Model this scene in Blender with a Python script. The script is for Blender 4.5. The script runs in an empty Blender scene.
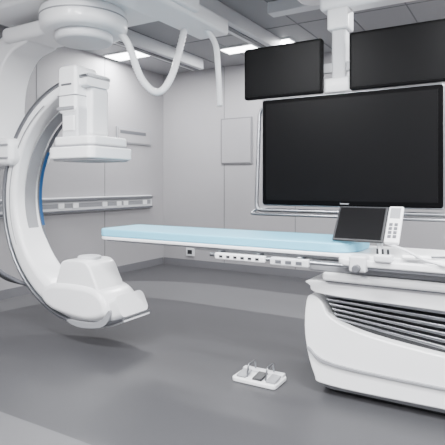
import bpy, bmesh, math
from mathutils import Vector, Matrix, Euler
C=bpy.context
def link(o,parent=None):
    C.scene.collection.objects.link(o)
    if parent: o.parent=parent
    return o
def empty(name):
    e=bpy.data.objects.new(name,None); e.empty_display_size=.1
    return link(e)
def mat(name,col,rough=.4,metal=0,noise=0,emit=0,coat=0,nscale=8,spec=.5):
    m=bpy.data.materials.new(name); m.use_nodes=True
    nt=m.node_tree; b=nt.nodes['Principled BSDF']
    b.inputs['Base Color'].default_value=(*col,1)
    b.inputs['Roughness'].default_value=rough
    b.inputs['Metallic'].default_value=metal
    b.inputs['Coat Weight'].default_value=coat
    b.inputs['Specular IOR Level'].default_value=spec
    if noise:
        n=nt.nodes.new('ShaderNodeTexNoise'); n.inputs['Scale'].default_value=nscale
        tc=nt.nodes.new('ShaderNodeTexCoord'); nt.links.new(tc.outputs['Object'],n.inputs['Vector'])
        r=nt.nodes.new('ShaderNodeMapRange'); r.inputs[3].default_value=1-noise; r.inputs[4].default_value=1+noise
        nt.links.new(n.outputs['Fac'],r.inputs[0])
        mx=nt.nodes.new('ShaderNodeVectorMath'); mx.operation='SCALE'; mx.inputs[0].default_value=col
        nt.links.new(r.outputs[0],mx.inputs['Scale']); nt.links.new(mx.outputs[0],b.inputs['Base Color'])
    if emit:
        b.inputs['Emission Color'].default_value=(1,1,1,1); b.inputs['Emission Strength'].default_value=emit
    return m
WHITE=mat('white_enamel',(.80,.805,.815),.3,noise=.01,coat=.15)
WHITE2=mat('white_plastic',(.60,.61,.63),.45,noise=.01)
LGREY=mat('light_grey_plastic',(.25,.255,.27),.4,noise=.02)
MGREY=mat('mid_grey_plastic',(.09,.093,.105),.45,noise=.03)
DGREY=mat('dark_grey_plastic',(.015,.016,.018),.4,noise=.03)
BLACK=mat('black_bezel',(.0015,.0015,.0018),.4,noise=.02,spec=.05)
SCREEN=mat('black_screen_glass',(.0045,.0045,.005),.35,noise=.02,spec=.08)
METAL=mat('brushed_steel',(.32,.33,.35),.3,1,noise=.03)
BLUE=mat('blue_label',(.005,.06,.17),.35,noise=.03)
CYAN=mat('pale_blue_mattress',(.17,.53,.72),.5,noise=.02)
WALLM=mat('wall_paint',(.285,.279,.289),.6,noise=.015)
SEAM=mat('wall_seam',(.15,.15,.16),.7,noise=.02)
CEILM=mat('ceiling_paint',(.30,.30,.31),.7,noise=.015)
BASEM=mat('baseboard_vinyl',(.12,.12,.13),.5,noise=.02)
LAMP=mat('lamp_diffuser',(1,1,1),.5,noise=.005,emit=14)
PINK=mat('niche_panel',(.26,.255,.266),.6,noise=.02)

def mesh_obj(name,bm,m,parent,smooth=True,bevel=0,seg=3,ang=35):
    me=bpy.data.meshes.new(name); bmesh.ops.recalc_face_normals(bm,faces=bm.faces); bm.to_mesh(me); bm.free()
    for mm in (m if isinstance(m,list) else [m]): me.materials.append(mm)
    o=bpy.data.objects.new(name,me); link(o,parent)
    if smooth:
        for p in me.polygons: p.use_smooth=True
    if bevel:
        b=o.modifiers.new('bevel','BEVEL'); b.width=bevel; b.segments=seg; b.limit_method='ANGLE'; b.angle_limit=math.radians(35)
    if smooth:
        w=o.modifiers.new('wn','WEIGHTED_NORMAL'); w.keep_sharp=True
        me.set_sharp_from_angle(angle=math.radians(ang)) if not bevel else None
    return o
def box(name,parent,lo,hi,m,bevel=0,rot=None,seg=3):
    c=[(a+b)/2 for a,b in zip(lo,hi)]; s=[abs(b-a)/2 for a,b in zip(lo,hi)]
    bm=bmesh.new(); bmesh.ops.create_cube(bm,size=2)
    for v in bm.verts: v.co=Vector((v.co.x*s[0],v.co.y*s[1],v.co.z*s[2]))
    o=mesh_obj(name,bm,m,parent,bevel=bevel,seg=seg,smooth=bool(bevel))
    o.location=c
    if rot: o.rotation_euler=rot
    return o
def cyl(name,parent,p1,p2,r,m,r2=None,bevel=0,n=32):
    p1=Vector(p1);p2=Vector(p2);d=p2-p1
    bm=bmesh.new(); bmesh.ops.create_cone(bm,cap_ends=True,segments=n,radius1=r,radius2=r if r2 is None else r2,depth=d.length)
    o=mesh_obj(name,bm,m,parent,bevel=bevel)
    o.location=(p1+p2)/2; o.rotation_euler=d.to_track_quat('Z','Y').to_euler()
    return o
def tube(name,parent,pts,r,m,cyclic=False):
    cu=bpy.data.curves.new(name,'CURVE'); cu.dimensions='3D'; cu.bevel_depth=r; cu.bevel_resolution=5; cu.resolution_u=12
    s=cu.splines.new('BEZIER'); s.bezier_points.add(len(pts)-1)
    for b,p in zip(s.bezier_points,pts):
        b.co=p; b.handle_left_type=b.handle_right_type='AUTO'
    s.use_cyclic_u=cyclic; cu.use_fill_caps=True
    cu.materials.append(m); o=bpy.data.objects.new(name,cu); link(o,parent); return o
def poly_tube(name,parent,pts,r,m,rad=.05):
    out=[]; P=[Vector(p) for p in pts]
    for i,p in enumerate(P):
        if i in (0,len(P)-1): out.append(p); continue
        a=(P[i-1]-p).normalized(); b=(P[i+1]-p).normalized()
        A=p+a*rad; B=p+b*rad
        for k in range(7):
            t=k/6; out.append(A*(1-t)**2+p*2*t*(1-t)+B*t*t)
    cu=bpy.data.curves.new(name,'CURVE'); cu.dimensions='3D'; cu.bevel_depth=r; cu.bevel_resolution=5
    s=cu.splines.new('POLY'); s.points.add(len(out)-1)
    for q,p in zip(s.points,out): q.co=(*p,1)
    cu.use_fill_caps=True; cu.materials.append(m); o=bpy.data.objects.new(name,cu); link(o,parent); return o
def hose(name,parent,pts,r,m):
    P=[Vector(p) for p in pts]; P=[P[0]*2-P[1]]+P+[P[-1]*2-P[-2]]
    path=[]
    for i in range(1,len(P)-2):
        for k in range(26):
            t=k/26; a,b,c,d=P[i-1],P[i],P[i+1],P[i+2]
            path.append(.5*((2*b)+(-a+c)*t+(2*a-5*b+4*c-d)*t*t+(-a+3*b-3*c+d)*t**3))
    path.append(P[-2]); bm=bmesh.new(); prev=None; n=14; up=Vector((.3,.9,.1)).normalized()
    for i,p in enumerate(path):
        tdir=(path[min(i+1,len(path)-1)]-path[max(i-1,0)]).normalized()
        s=tdir.cross(up).normalized(); u=s.cross(tdir)
        rr=r*(1 if i%2 else .84)
        ring=[bm.verts.new(p+(s*math.cos(2*math.pi*j/n)+u*math.sin(2*math.pi*j/n))*rr) for j in range(n)]
        if prev:
            for j in range(n): bm.faces.new((prev[j],prev[(j+1)%n],ring[(j+1)%n],ring[j]))
        else: bm.faces.new(ring)
        prev=ring
    bm.faces.new(prev)
    return mesh_obj(name,bm,m,parent,ang=80)
def prism(name,parent,prof,y0,y1,m,bevel=.02,seg=4,axis='Y'):
    bm=bmesh.new()
    f=(lambda a,b,y:(a,y,b)) if axis=='Y' else ((lambda a,b,y:(a,b,y)) if axis=='Z' else (lambda a,b,y:(y,a,b)))
    A=[bm.verts.new(f(a,b,y0)) for a,b in prof]; B=[bm.verts.new(f(a,b,y1)) for a,b in prof]
    n=len(prof); bm.faces.new(A); bm.faces.new(B)
    for i in range(n): bm.faces.new((A[i],A[(i+1)%n],B[(i+1)%n],B[i]))
    return mesh_obj(name,bm,m,parent,bevel=bevel,seg=seg)
def smoothpoly(pts,n=6,closed=True):
    P=[Vector((*p,0)) for p in pts]; out=[]; N=len(P)
    for i in range(N):
        a,b,c,d=P[(i-1)%N],P[i],P[(i+1)%N],P[(i+2)%N]
        for k in range(n):
            t=k/n; q=.5*((2*b)+(-a+c)*t+(2*a-5*b+4*c-d)*t*t+(-a+3*b-3*c+d)*t**3); out.append((q.x,q.y))
    return out
def rrect(x0,x1,y0,y1,r,n=8,rs=None):
    rs=rs or [r]*4; out=[]
    for (cx,cy,a0,q) in ((x1,y1,0,rs[0]),(x0,y1,90,rs[1]),(x0,y0,180,rs[2]),(x1,y0,270,rs[3])):
        sx=-1 if cx==x1 else 1; sy=-1 if cy==y1 else 1
        for k in range(n+1):
            a=math.radians(a0+90*k/n); out.append((cx+sx*q+q*math.cos(a),cy+sy*q+q*math.sin(a)))
    return out

# ---------------- room ----------------
X0,X1,Y0,Y1,H=-5.2,3.2,-2.2,6.8,3.2
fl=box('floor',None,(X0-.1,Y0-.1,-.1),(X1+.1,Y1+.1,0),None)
m=bpy.data.materials.new('vinyl_floor'); m.use_nodes=True; nt=m.node_tree; N=nt.nodes; L=nt.links; b=N['Principled BSDF']
g=N.new('ShaderNodeNewGeometry'); sp=N.new('ShaderNodeSeparateXYZ'); L.new(g.outputs['Position'],sp.inputs[0])
def M(op,a,bb=None):
    n=N.new('ShaderNodeMath'); n.operation=op
    for i,v in enumerate((a,bb)):
        if v is None: continue
        if isinstance(v,(int,float)): n.inputs[i].default_value=v
        else: L.new(v,n.inputs[i])
    return n.outputs[0]
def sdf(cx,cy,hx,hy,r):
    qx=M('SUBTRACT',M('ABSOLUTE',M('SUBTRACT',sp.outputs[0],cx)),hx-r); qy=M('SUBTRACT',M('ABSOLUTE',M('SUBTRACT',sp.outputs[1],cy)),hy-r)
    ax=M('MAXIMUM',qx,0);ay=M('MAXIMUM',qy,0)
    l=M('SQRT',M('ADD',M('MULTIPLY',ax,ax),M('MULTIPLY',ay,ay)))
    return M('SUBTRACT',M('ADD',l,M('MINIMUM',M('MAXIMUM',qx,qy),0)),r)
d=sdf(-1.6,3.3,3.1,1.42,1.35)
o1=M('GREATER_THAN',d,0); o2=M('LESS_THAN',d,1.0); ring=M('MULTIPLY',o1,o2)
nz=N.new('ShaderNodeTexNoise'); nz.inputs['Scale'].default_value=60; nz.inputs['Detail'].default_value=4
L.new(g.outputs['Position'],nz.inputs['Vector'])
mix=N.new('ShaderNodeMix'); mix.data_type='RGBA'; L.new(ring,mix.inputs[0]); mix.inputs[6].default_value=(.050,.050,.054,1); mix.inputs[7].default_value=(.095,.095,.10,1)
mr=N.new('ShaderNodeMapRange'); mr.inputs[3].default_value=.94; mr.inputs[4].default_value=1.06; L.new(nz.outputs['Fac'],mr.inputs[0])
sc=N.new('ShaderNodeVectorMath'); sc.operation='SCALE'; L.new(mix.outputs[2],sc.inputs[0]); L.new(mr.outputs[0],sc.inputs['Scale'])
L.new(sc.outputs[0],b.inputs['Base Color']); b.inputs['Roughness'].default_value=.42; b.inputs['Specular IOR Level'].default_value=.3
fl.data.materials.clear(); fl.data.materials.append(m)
box('ceiling',None,(X0-.1,Y0-.1,H),(X1+.1,Y1+.1,H+.1),CEILM)
box('wall_left',None,(X0-.1,Y0,0),(X0,Y1,H),WALLM)
box('wall_back',None,(X0,Y1,0),(X1,Y1+.1,H),WALLM)
box('wall_right',None,(X1,Y0,0),(X1+.1,Y1,H),WALLM)
box('wall_front',None,(X0,Y0-.1,0),(X1,Y0,H),WALLM)
box('baseboard_left',None,(X0,Y0+.02,0),(X0+.015,Y1-.02,.11),BASEM)
box('baseboard_back',None,(X0+.02,Y1-.015,0),(X1-.02,Y1,.11),BASEM)
i=1
for y in (-.6,.6,1.8,3.0,4.2,5.4):
    box('trim_%d'%i,None,(X0,y-.006,.11),(X0+.003,y+.006,H),SEAM); i+=1
for x in (-4.0,-2.8,-1.6,-.4,.8,2.0):
    box('trim_%d'%i,None,(x-.006,Y1-.003,.11),(x+.006,Y1,H),SEAM); i+=1
for x in (-4.6,-4.0,-3.4,-2.8,-2.2,-1.6,-1.0,-.4,.2):
    box('trim_%d'%i,None,(x-.006,Y0+.01,H-.004),(x+.006,Y1-.01,H),SEAM); i+=1
for y in (1.8,3.0,4.2,5.4):
    box('trim_%d'%i,None,(X0+.01,y-.006,H-.004),(X1-.01,y+.006,H),SEAM); i+=1
def lamp(x0,x1,y0,y1,power):
    e=empty('ceiling_light_panel')
    box('frame',e,(x0-.03,y0-.03,H-.02),(x1+.03,y1+.03,H-.001),WHITE2,.005)
    box('diffuser',e,(x0,y0,H-.026),(x1,y1,H-.018),LAMP)
    ld=bpy.data.lights.new('panel_light','AREA'); ld.shape='RECTANGLE'; ld.size=x1-x0; ld.size_y=y1-y0; ld.energy=power; ld.color=(.98,.985,1)
    lo=bpy.data.objects.new('panel_light',ld); link(lo,e); lo.location=((x0+x1)/2,(y0+y1)/2,H-.03)
PW=200
lamp(-3.5,-2.5,5.85,6.1,PW*.5)
lamp(-5.1,-4.2,5.3,5.6,PW*.5)
lamp(-3.0,-1.8,1.2,1.5,PW)
lamp(-.6,.6,1.6,1.9,PW)
lamp(-.6,.6,4.9,5.2,PW)
lamp(1.4,2.6,3.0,3.3,PW)
lamp(-.6,.6,-1.0,-.4,PW*1.1)
lamp(-3.6,-2.4,-1.0,-.4,PW*1.1)
lamp(1.4,2.6,.4,.7,PW)

# wall fittings
e=empty('wall_service_rail')
box('backplate',e,(X0+.001,3.6,.96),(X0+.04,6.44,1.17),WHITE2,.008)
box('rail_upper',e,(X0+.04,3.6,1.12),(X0+.085,6.42,1.16),METAL,.006)
box('rail_lower',e,(X0+.04,3.6,.97),(X0+.075,6.42,1.0),MGREY,.006)
box('channel',e,(X0+.038,3.6,1.03),(X0+.044,6.4,1.09),LGREY)
for k,y in enumerate((4.5,4.75,5.3,5.6,5.75,6.2)):
    box('socket_%d'%k,e,(X0+.04,y,1.025),(X0+.055,y+.1,1.095),WHITE,.004)
e=empty('wall_cabinet_hatch')
box('frame',e,(X0+.001,5.63,1.97),(X0+.02,6.45,2.22),LGREY,.004)
box('door',e,(X0+.018,5.66,1.99),(X0+.028,6.42,2.2),WALLM,.004)
box('display',e,(X0+.026,5.7,2.12),(X0+.031,6.3,2.17),MGREY)
e=empty('wall_recess_panel')
box('frame',e,(-4.05,Y1-.02,1.66),(-3.5,Y1-.001,2.38),SEAM,.004)
box('panel',e,(-4.03,Y1-.028,1.68),(-3.52,Y1-.018,2.36),PINK,.004)
e=empty('wall_socket')
box('plate',e,(-4.72,Y1-.02,.17),(-4.56,Y1-.001,.3),WHITE2,.004)
box('insert',e,(-4.69,Y1-.026,.2),(-4.6,Y1-.018,.27),DGREY,.003)

# ---------------- C-arm ----------------
e=empty('ceiling_mounted_c_arm_xray')
CX,CY,CZ=-3.15,3.16,1.22
def arcband(name,a0,a1,Ro,thick,w,mats,n=90,cy=CY):
    bm=bmesh.new(); prev=None
    for i in range(n+1):
        t=i/n; a=math.radians(a0+(a1-a0)*t); th=thick(t); ww=w(t)
        cs=rrect(Ro-th,Ro,-ww/2,ww/2,min(th,ww)*.28,4)
        ring=[bm.verts.new((CX+r*math.cos(a),cy+y,CZ+r*math.sin(a))) for r,y in cs]
        if prev:
            k=len(ring)
            for j in range(k): bm.faces.new((prev[j],prev[(j+1)%k],ring[(j+1)%k],ring[j]))
        else: bm.faces.new(ring)
        prev=ring
    bm.faces.new(prev)
    return mesh_obj(name,bm,mats,e,ang=60)
W=lambda t:.27+.07*t
TH=lambda t:.07+.11*math.sin(min(1,t*1.2)*math.pi*.5)
arcband('c_arc',88,296,1.035,TH,W,WHITE)
arcband('outer_rim',88,296,1.058,lambda t:.026,lambda t:.285+.07*t,METAL)
arcband('outer_cap',88,296,1.07,lambda t:.03,lambda t:.25+.07*t,WHITE2)
arcband('side_seam',120,280,.955,lambda t:.008,lambda t:.006,LGREY,cy=CY-.152)
arcband('inner_track_groove',96,262,.885,lambda t:.014,lambda t:.035,MGREY,cy=CY+.125)
arcband('inner_track',96,262,.882,lambda t:.01,lambda t:.12,LGREY,cy=CY+.02)
arcband('blue_label_strip',150,198,.874,lambda t:.006,lambda t:.035,BLUE,cy=CY+.135)
# detector
prism('detector_column',e,rrect(-3.42,-3.20,1.95,2.36,.04),2.98,3.24,WHITE,.03)
prism('column_neck',e,rrect(-3.38,-3.19,1.72,2.02,.03),2.99,3.26,WHITE2,.02)
prism('column_shroud',e,rrect(-3.37,-3.14,1.76,2.20,.04),3.10,3.32,WHITE,.03)
box('column_seam',e,(-3.424,2.976,2.10),(-3.197,3.244,2.108),LGREY,.002)
box('column_cap',e,(-3.42,2.972,1.98),(-3.22,2.99,2.01),LGREY,.004)
box('maker_plate',e,(-3.37,2.974,2.19),(-3.25,2.985,2.205),MGREY,.002)
box('column_slide',e,(-3.36,2.98,1.80),(-3.22,3.02,1.93),WHITE,.01)
prism('detector_housing',e,rrect(-3.43,-2.97,2.93,3.39,.06),1.67,1.75,WHITE,.02,axis='Z')
prism('detector_face',e,rrect(-3.46,-2.94,2.9,3.42,.06),1.56,1.66,WHITE,.015,axis='Z')
prism('detector_gasket',e,rrect(-3.44,-2.96,2.92,3.40,.06),1.545,1.675,LGREY,.004,axis='Z')
# tube housing
prism('tube_cradle',e,smoothpoly([(-3.62,.38),(-3.52,.48),(-3.3,.51),(-3.0,.50),(-2.86,.42),(-2.84,.30),(-2.95,.24),(-3.15,.22),(-3.5,.27)],5),2.95,3.36,WHITE,.07,seg=6)
prism('cradle_rim',e,smoothpoly([(-3.3,.20),(-2.95,.225),(-2.82,.34),(-2.81,.28),(-2.9,.19),(-3.15,.155)],5),2.97,3.355,LGREY,.015)
prism('tube_cover',e,smoothpoly([(-3.42,.42),(-3.40,.63),(-3.35,.695),(-3.2,.71),(-3.08,.695),(-3.01,.60),(-2.97,.42)],5),2.98,3.30,WHITE,.05,seg=6)
cyl('collimator',e,(-3.2,3.14,.69),(-3.2,3.14,.73),.10,WHITE2,bevel=.01)
# holder + arm
prism('arc_sleeve',e,rrect(-4.45,-3.98,1.52,1.78,.08),2.93,3.40,WHITE,.05)
box('sleeve_band',e,(-4.3,2.92,1.58),(-4.02,2.945,1.60),LGREY,.004)
box('sleeve_band_upper',e,(-4.3,2.92,1.70),(-4.02,2.945,1.72),LGREY,.004)
prism('support_arm',e,smoothpoly([(-4.62,1.6),(-4.68,2.1),(-4.6,2.5),(-4.35,2.74),(-4.0,2.8),(-3.9,2.68),(-4.15,2.6),(-4.32,2.4),(-4.38,2.1),(-4.36,1.6)],6),3.05,3.40,WHITE,.05)
cyl('pivot',e,(-4.75,3.2,1.7),(-4.4,3.2,1.7),.2,WHITE,bevel=.03)
box('arm_beam',e,(-4.2,2.98,2.68),(-3.2,3.42,2.82),WHITE,.05)
cyl('rotation_disc_lower',e,(-3.33,3.2,2.60),(-3.33,3.2,2.70),.25,WHITE2,bevel=.03,n=64)
cyl('rotation_disc',e,(-3.33,3.2,2.68),(-3.33,3.2,2.90),.38,WHITE,bevel=.06,n=64)
cyl('rotation_disc_groove',e,(-3.33,3.2,2.80),(-3.33,3.2,2.812),.383,LGREY,n=64)
box('carriage',e,(-4.3,2.75,2.88),(-2.45,3.75,3.04),WHITE,.03)
box('carriage_end',e,(-2.85,2.7,2.84),(-2.5,4.35,3.0),WHITE,.03)
for k,x in enumerate((-4.1,-2.7)):
    box('ceiling_rail_%d'%k,e,(x-.1,.8,3.04),(x+.1,6.2,3.198),WHITE2,.01)
    box('rail_slot_%d'%k,e,(x-.03,.8,3.03),(x+.03,6.2,3.042),MGREY)
hose('cable_hose_1',e,[(-3.12,3.35,2.74),(-3.02,3.42,2.62),(-2.97,3.55,2.32),(-2.88,3.68,2.2),(-2.80,3.8,2.38),(-2.76,3.95,2.86)],.035,WHITE)
hose('cable_hose_2',e,[(-2.62,4.1,2.86),(-2.57,4.2,2.72),(-2.55,4.22,2.45),(-2.55,4.25,2.12)],.03,WHITE)
tube('hanging_cable_1',e,[(-4.45,3.0,1.5),(-4.55,2.95,1.0),(-4.35,2.98,.62),(-4.0,3.02,.45),(-3.8,3.1,.4)],.018,MGREY)
tube('hanging_cable_2',e,[(-4.5,3.1,1.5),(-4.65,3.05,.9),(-4.4,3.08,.5),(-4.0,3.12,.4),(-3.8,3.2,.36)],.018,DGREY)

# ---------------- displays ----------------
e=empty('ceiling_suspended_monitor_rig')
def monitor(n,x0,x1,z0,z1,y,bz,d=.05):
    prism(n+'_body',e,rrect(x0,x1,z0,z1,.02),y,y+d,BLACK,.008)
    box(n+'_screen',e,(x0+bz,y-.002,z0+bz*1.2),(x1-bz,y+.004,z1-bz),SCREEN)
monitor('large_display',-1.935,-.475,1.17,2.08,3.95,.035,.09)
prism('large_display_frame',e,rrect(-1.945,-.465,1.16,2.09,.03),3.962,4.03,METAL,.008)
box('display_logo',e,(-1.24,3.946,1.187),(-1.17,3.951,1.195),LGREY)
monitor('upper_display_left',-2.105,-1.385,2.095,2.545,3.93,.02)
monitor('upper_display_right',-1.16,-.42,2.095,2.55,3.93,.02)
box('left_back_housing',e,(-1.95,3.98,2.15),(-1.5,4.05,2.48),DGREY,.02)
box('right_back_housing',e,(-1.0,3.98,2.15),(-.55,4.05,2.48),DGREY,.02)
poly_tube('tube_frame',e,[(-1.9,4.07,2.06),(-2.02,4.07,2.02),(-2.02,4.0,1.12),(-.40,4.0,1.12),(-.40,4.07,2.02),(-.5,4.07,2.06)],.018,METAL,.06)
poly_tube('tube_handle',e,[(-2.02,4.0,1.12),(-2.02,3.9,1.09),(-.40,3.9,1.09),(-.40,4.0,1.12)],.014,METAL,.03)
box('main_column',e,(-1.34,4.03,1.5),(-1.22,4.15,3.19),WHITE2,.02)
box('column_sleeve',e,(-1.37,4.0,2.62),(-1.19,4.17,2.80),WHITE,.02)
box('cross_bar',e,(-1.95,4.05,2.28),(-.5,4.1,2.36),WHITE2,.01)
box('joint_block',e,(-1.39,3.98,2.1),(-1.17,4.05,2.22),WHITE,.015)
box('spring_arm',e,(-1.44,4.0,2.79),(-.2,4.18,2.92),WHITE,.04,seg=5)
cyl('spring_arm_joint',e,(-.3,4.09,2.72),(-.3,4.09,3.19),.08,WHITE,bevel=.02)
prism('ceiling_trolley',e,rrect(-1.75,-.2,3.9,4.5,.15),3.02,3.198,WHITE,.03,axis='Z')
box('trolley_beam',e,(-2.2,4.6,3.08),(2.2,4.75,3.198),WHITE2,.01)
box('trolley_beam_near',e,(-2.2,3.6,3.08),(2.2,3.75,3.198),WHITE2,.01)

# ---------------- patient table ----------------
e=empty('patient_examination_table')
prism('mattress',e,rrect(-2.96,-.85,3.0,3.5,.1,rs=[.18,.06,.06,.18]),.925,.987,CYAN,.012,axis='Z')
prism('tabletop',e,rrect(-2.97,.7,2.99,3.51,.1),.900,.924,WHITE,.008,axis='Z')
prism('tabletop_edge',e,rrect(-2.94,.68,3.01,3.49,.1),.886,.902,LGREY,.004,axis='Z')
prism('tabletop_spine',e,rrect(-2.1,.66,3.06,3.44,.08),.868,.888,WHITE2,.006,axis='Z')
prism('head_end_wing',e,rrect(-.95,.7,2.93,3.57,.08),.862,.905,WHITE,.012,axis='Z')
prism('head_end_wing_gap',e,rrect(-.93,.68,2.94,3.56,.08),.845,.866,MGREY,.004,axis='Z')
cyl('accessory_rail',e,(-1.85,2.955,.86),(-.2,2.955,.86),.013,METAL)
for k,x in enumerate((-1.8,-1.5,-1.2,-.9)):
    box('rail_post_%d'%k,e,(x,2.95,.85),(x+.03,3.03,.89),METAL,.004)
box('rail_control_1',e,(-1.80,2.925,.835),(-1.42,2.965,.88),WHITE,.01)
box('rail_control_2',e,(-1.38,2.92,.83),(-1.12,2.965,.88),WHITE2,.01)
for k in range(6): box('rail_button_%d'%k,e,(-1.76+k*.055,2.922,.85),(-1.735+k*.055,2.93,.865),DGREY)
for k in range(3): box('rail_key_%d'%k,e,(-1.34+k*.07,2.917,.845),(-1.30+k*.07,2.925,.865),MGREY)
box('float_carriage',e,(-1.15,3.02,.80),(.65,3.52,.87),LGREY,.012)
box('float_carriage_lower',e,(-1.06,3.0,.745),(.65,3.54,.80),WHITE,.02)
prism('lift_cap',e,smoothpoly([(-1.12,.735),(-1.15,.70),(-1.07,.655),(-.5,.64),(.3,.63),(.35,.735),(-.4,.74)],4),3.04,3.68,WHITE,.03)
box('cap_seam',e,(-1.04,3.015,.738),(.64,3.55,.748),MGREY)
for k in range(6):
    zl=.655-.035*k*.9; zr=.62-.055*k
    prism('louvre_%d'%k,e,[(-1.07+.012*k,zl),(.2,zr),(.2,zr-.026),(-1.05+.012*k,zl-.015)],3.06+.012*k,3.66,METAL,.005)
prism('louvre_core',e,[(-1.02,.66),(.2,.66),(.2,.3),(-1.02,.4)],3.14,3.62,DGREY,.01)
prism('base_shell',e,smoothpoly([(-1.18,.62),(-1.09,.60),(-1.02,.50),(-.76,.42),(-.2,.36),(.30,.33),(.36,.2),(.34,.08),(-.4,.07),(-1.04,.07),(-1.14,.13),(-1.20,.38)],5),3.07,3.78,WHITE,.05,seg=5)
prism('base_side_lip',e,smoothpoly([(-1.17,.3),(-1.0,.22),(-.3,.20),(.33,.2),(.33,.185),(-.3,.185),(-1.0,.2),(-1.15,.26)],4),3.055,3.09,LGREY,.003)
prism('floor_plinth',e,rrect(-1.10,.35,3.16,3.76,.08),0.0,.08,DGREY,.01,axis='Z')
prism('floor_skirt',e,rrect(-1.13,.37,3.12,3.79,.1),.03,.08,LGREY,.01,axis='Z')
# tablet console
ct=empty('tableside_touch_console')
th=math.radians(52)
def slab(n,x0,x1,h,d,m,off=0,z0=0):
    o=box(n,ct,(-(x1-x0)/2,z0,-d/2),((x1-x0)/2,h,d/2),m,.008 if d>.01 else .001)
    R=Matrix.Rotation(th,4,'X')
    p=R@Vector((0,(z0+h)/2,off)); o.location=(((x0+x1)/2),3.02+p.y,1.0+p.z); o.rotation_euler=(th,0,0); return o
slab('tablet_body',-1.0,-.69,.26,.018,DGREY)
slab('tablet_screen',-.985,-.705,.245,.004,SCREEN,.010,.015)
slab('key_module',-.685,-.60,.26,.03,WHITE)
slab('key_display',-.672,-.613,.245,.004,LGREY,.016,.17)
for k in range(4):
    for j in range(2):
        slab('key_%d_%d'%(k,j),-.668+.03*j,-.648+.03*j,.05+.028*k,.006,MGREY,.017,.03+.028*k)
cyl('mount_post',ct,(-.72,3.06,.90),(-.72,3.08,1.06),.018,WHITE2)
box('clamp_block',ct,(-.86,2.90,.835),(-.76,2.99,.93),WHITE2,.012)
cyl('clamp_knob',ct,(-.81,2.86,.86),(-.81,2.91,.86),.022,MGREY,bevel=.004)
box('joystick_base',ct,(-.72,2.91,.90),(-.62,2.99,.945),WHITE2,.012)
for k in range(3): cyl('joystick_%d'%k,ct,(-.705+.03*k,2.95,.94),(-.705+.03*k,2.945,.975),.008,DGREY,r2=.006)
poly_tube('console_cable',ct,[(-.68,3.05,1.0),(-.55,2.98,.97),(-.45,2.93,.93),(-.3,2.92,.9)],.008,WHITE2,.03)
box('hand_switch',ct,(-.58,2.95,.923),(-.42,3.02,.95),WHITE,.012,rot=(0,0,.2))
poly_tube('hand_switch_cable',ct,[(-.45,2.98,.94),(-.35,3.1,.932),(-.2,3.05,.93),(-.1,3.2,.93)],.006,MGREY,.03)

# ---------------- foot pedal ----------------
e=empty('foot_switch')
prism('base',e,rrect(-1.70,-1.37,2.98,3.19,.03),.0,.03,WHITE,.008,axis='Z')
box('rear_ridge',e,(-1.69,3.13,.028),(-1.38,3.18,.05),WHITE2,.006)
for k,x in enumerate((-1.67,-1.55,-1.45)):
    box('pedal_%d'%k,e,(x,3.0,.035),(x+.07,3.11,.05),LGREY if k!=1 else DGREY,.006,rot=(.12,0,0))
poly_tube('guard_bar',e,[(-1.60,3.03,.03),(-1.60,3.05,.11),(-1.60,3.15,.11),(-1.60,3.16,.03)],.006,METAL,.02)
poly_tube('guard_bar_2',e,[(-1.46,3.03,.03),(-1.46,3.05,.11),(-1.46,3.15,.11),(-1.46,3.16,.03)],.006,METAL,.02)

cam=bpy.data.cameras.new('camera'); co=bpy.data.objects.new('camera',cam); link(co)
co.location=(0,0,1.35); co.rotation_euler=(math.radians(90),0,math.atan2(.51,.86))
cam.sensor_width=36; cam.lens=500/445*36; cam.shift_y=-38.5/445
C.scene.camera=co
w=bpy.data.worlds.new('world'); w.use_nodes=True; w.node_tree.nodes['Background'].inputs[0].default_value=(.8,.82,.85,1); w.node_tree.nodes['Background'].inputs[1].default_value=.3
C.scene.world=w
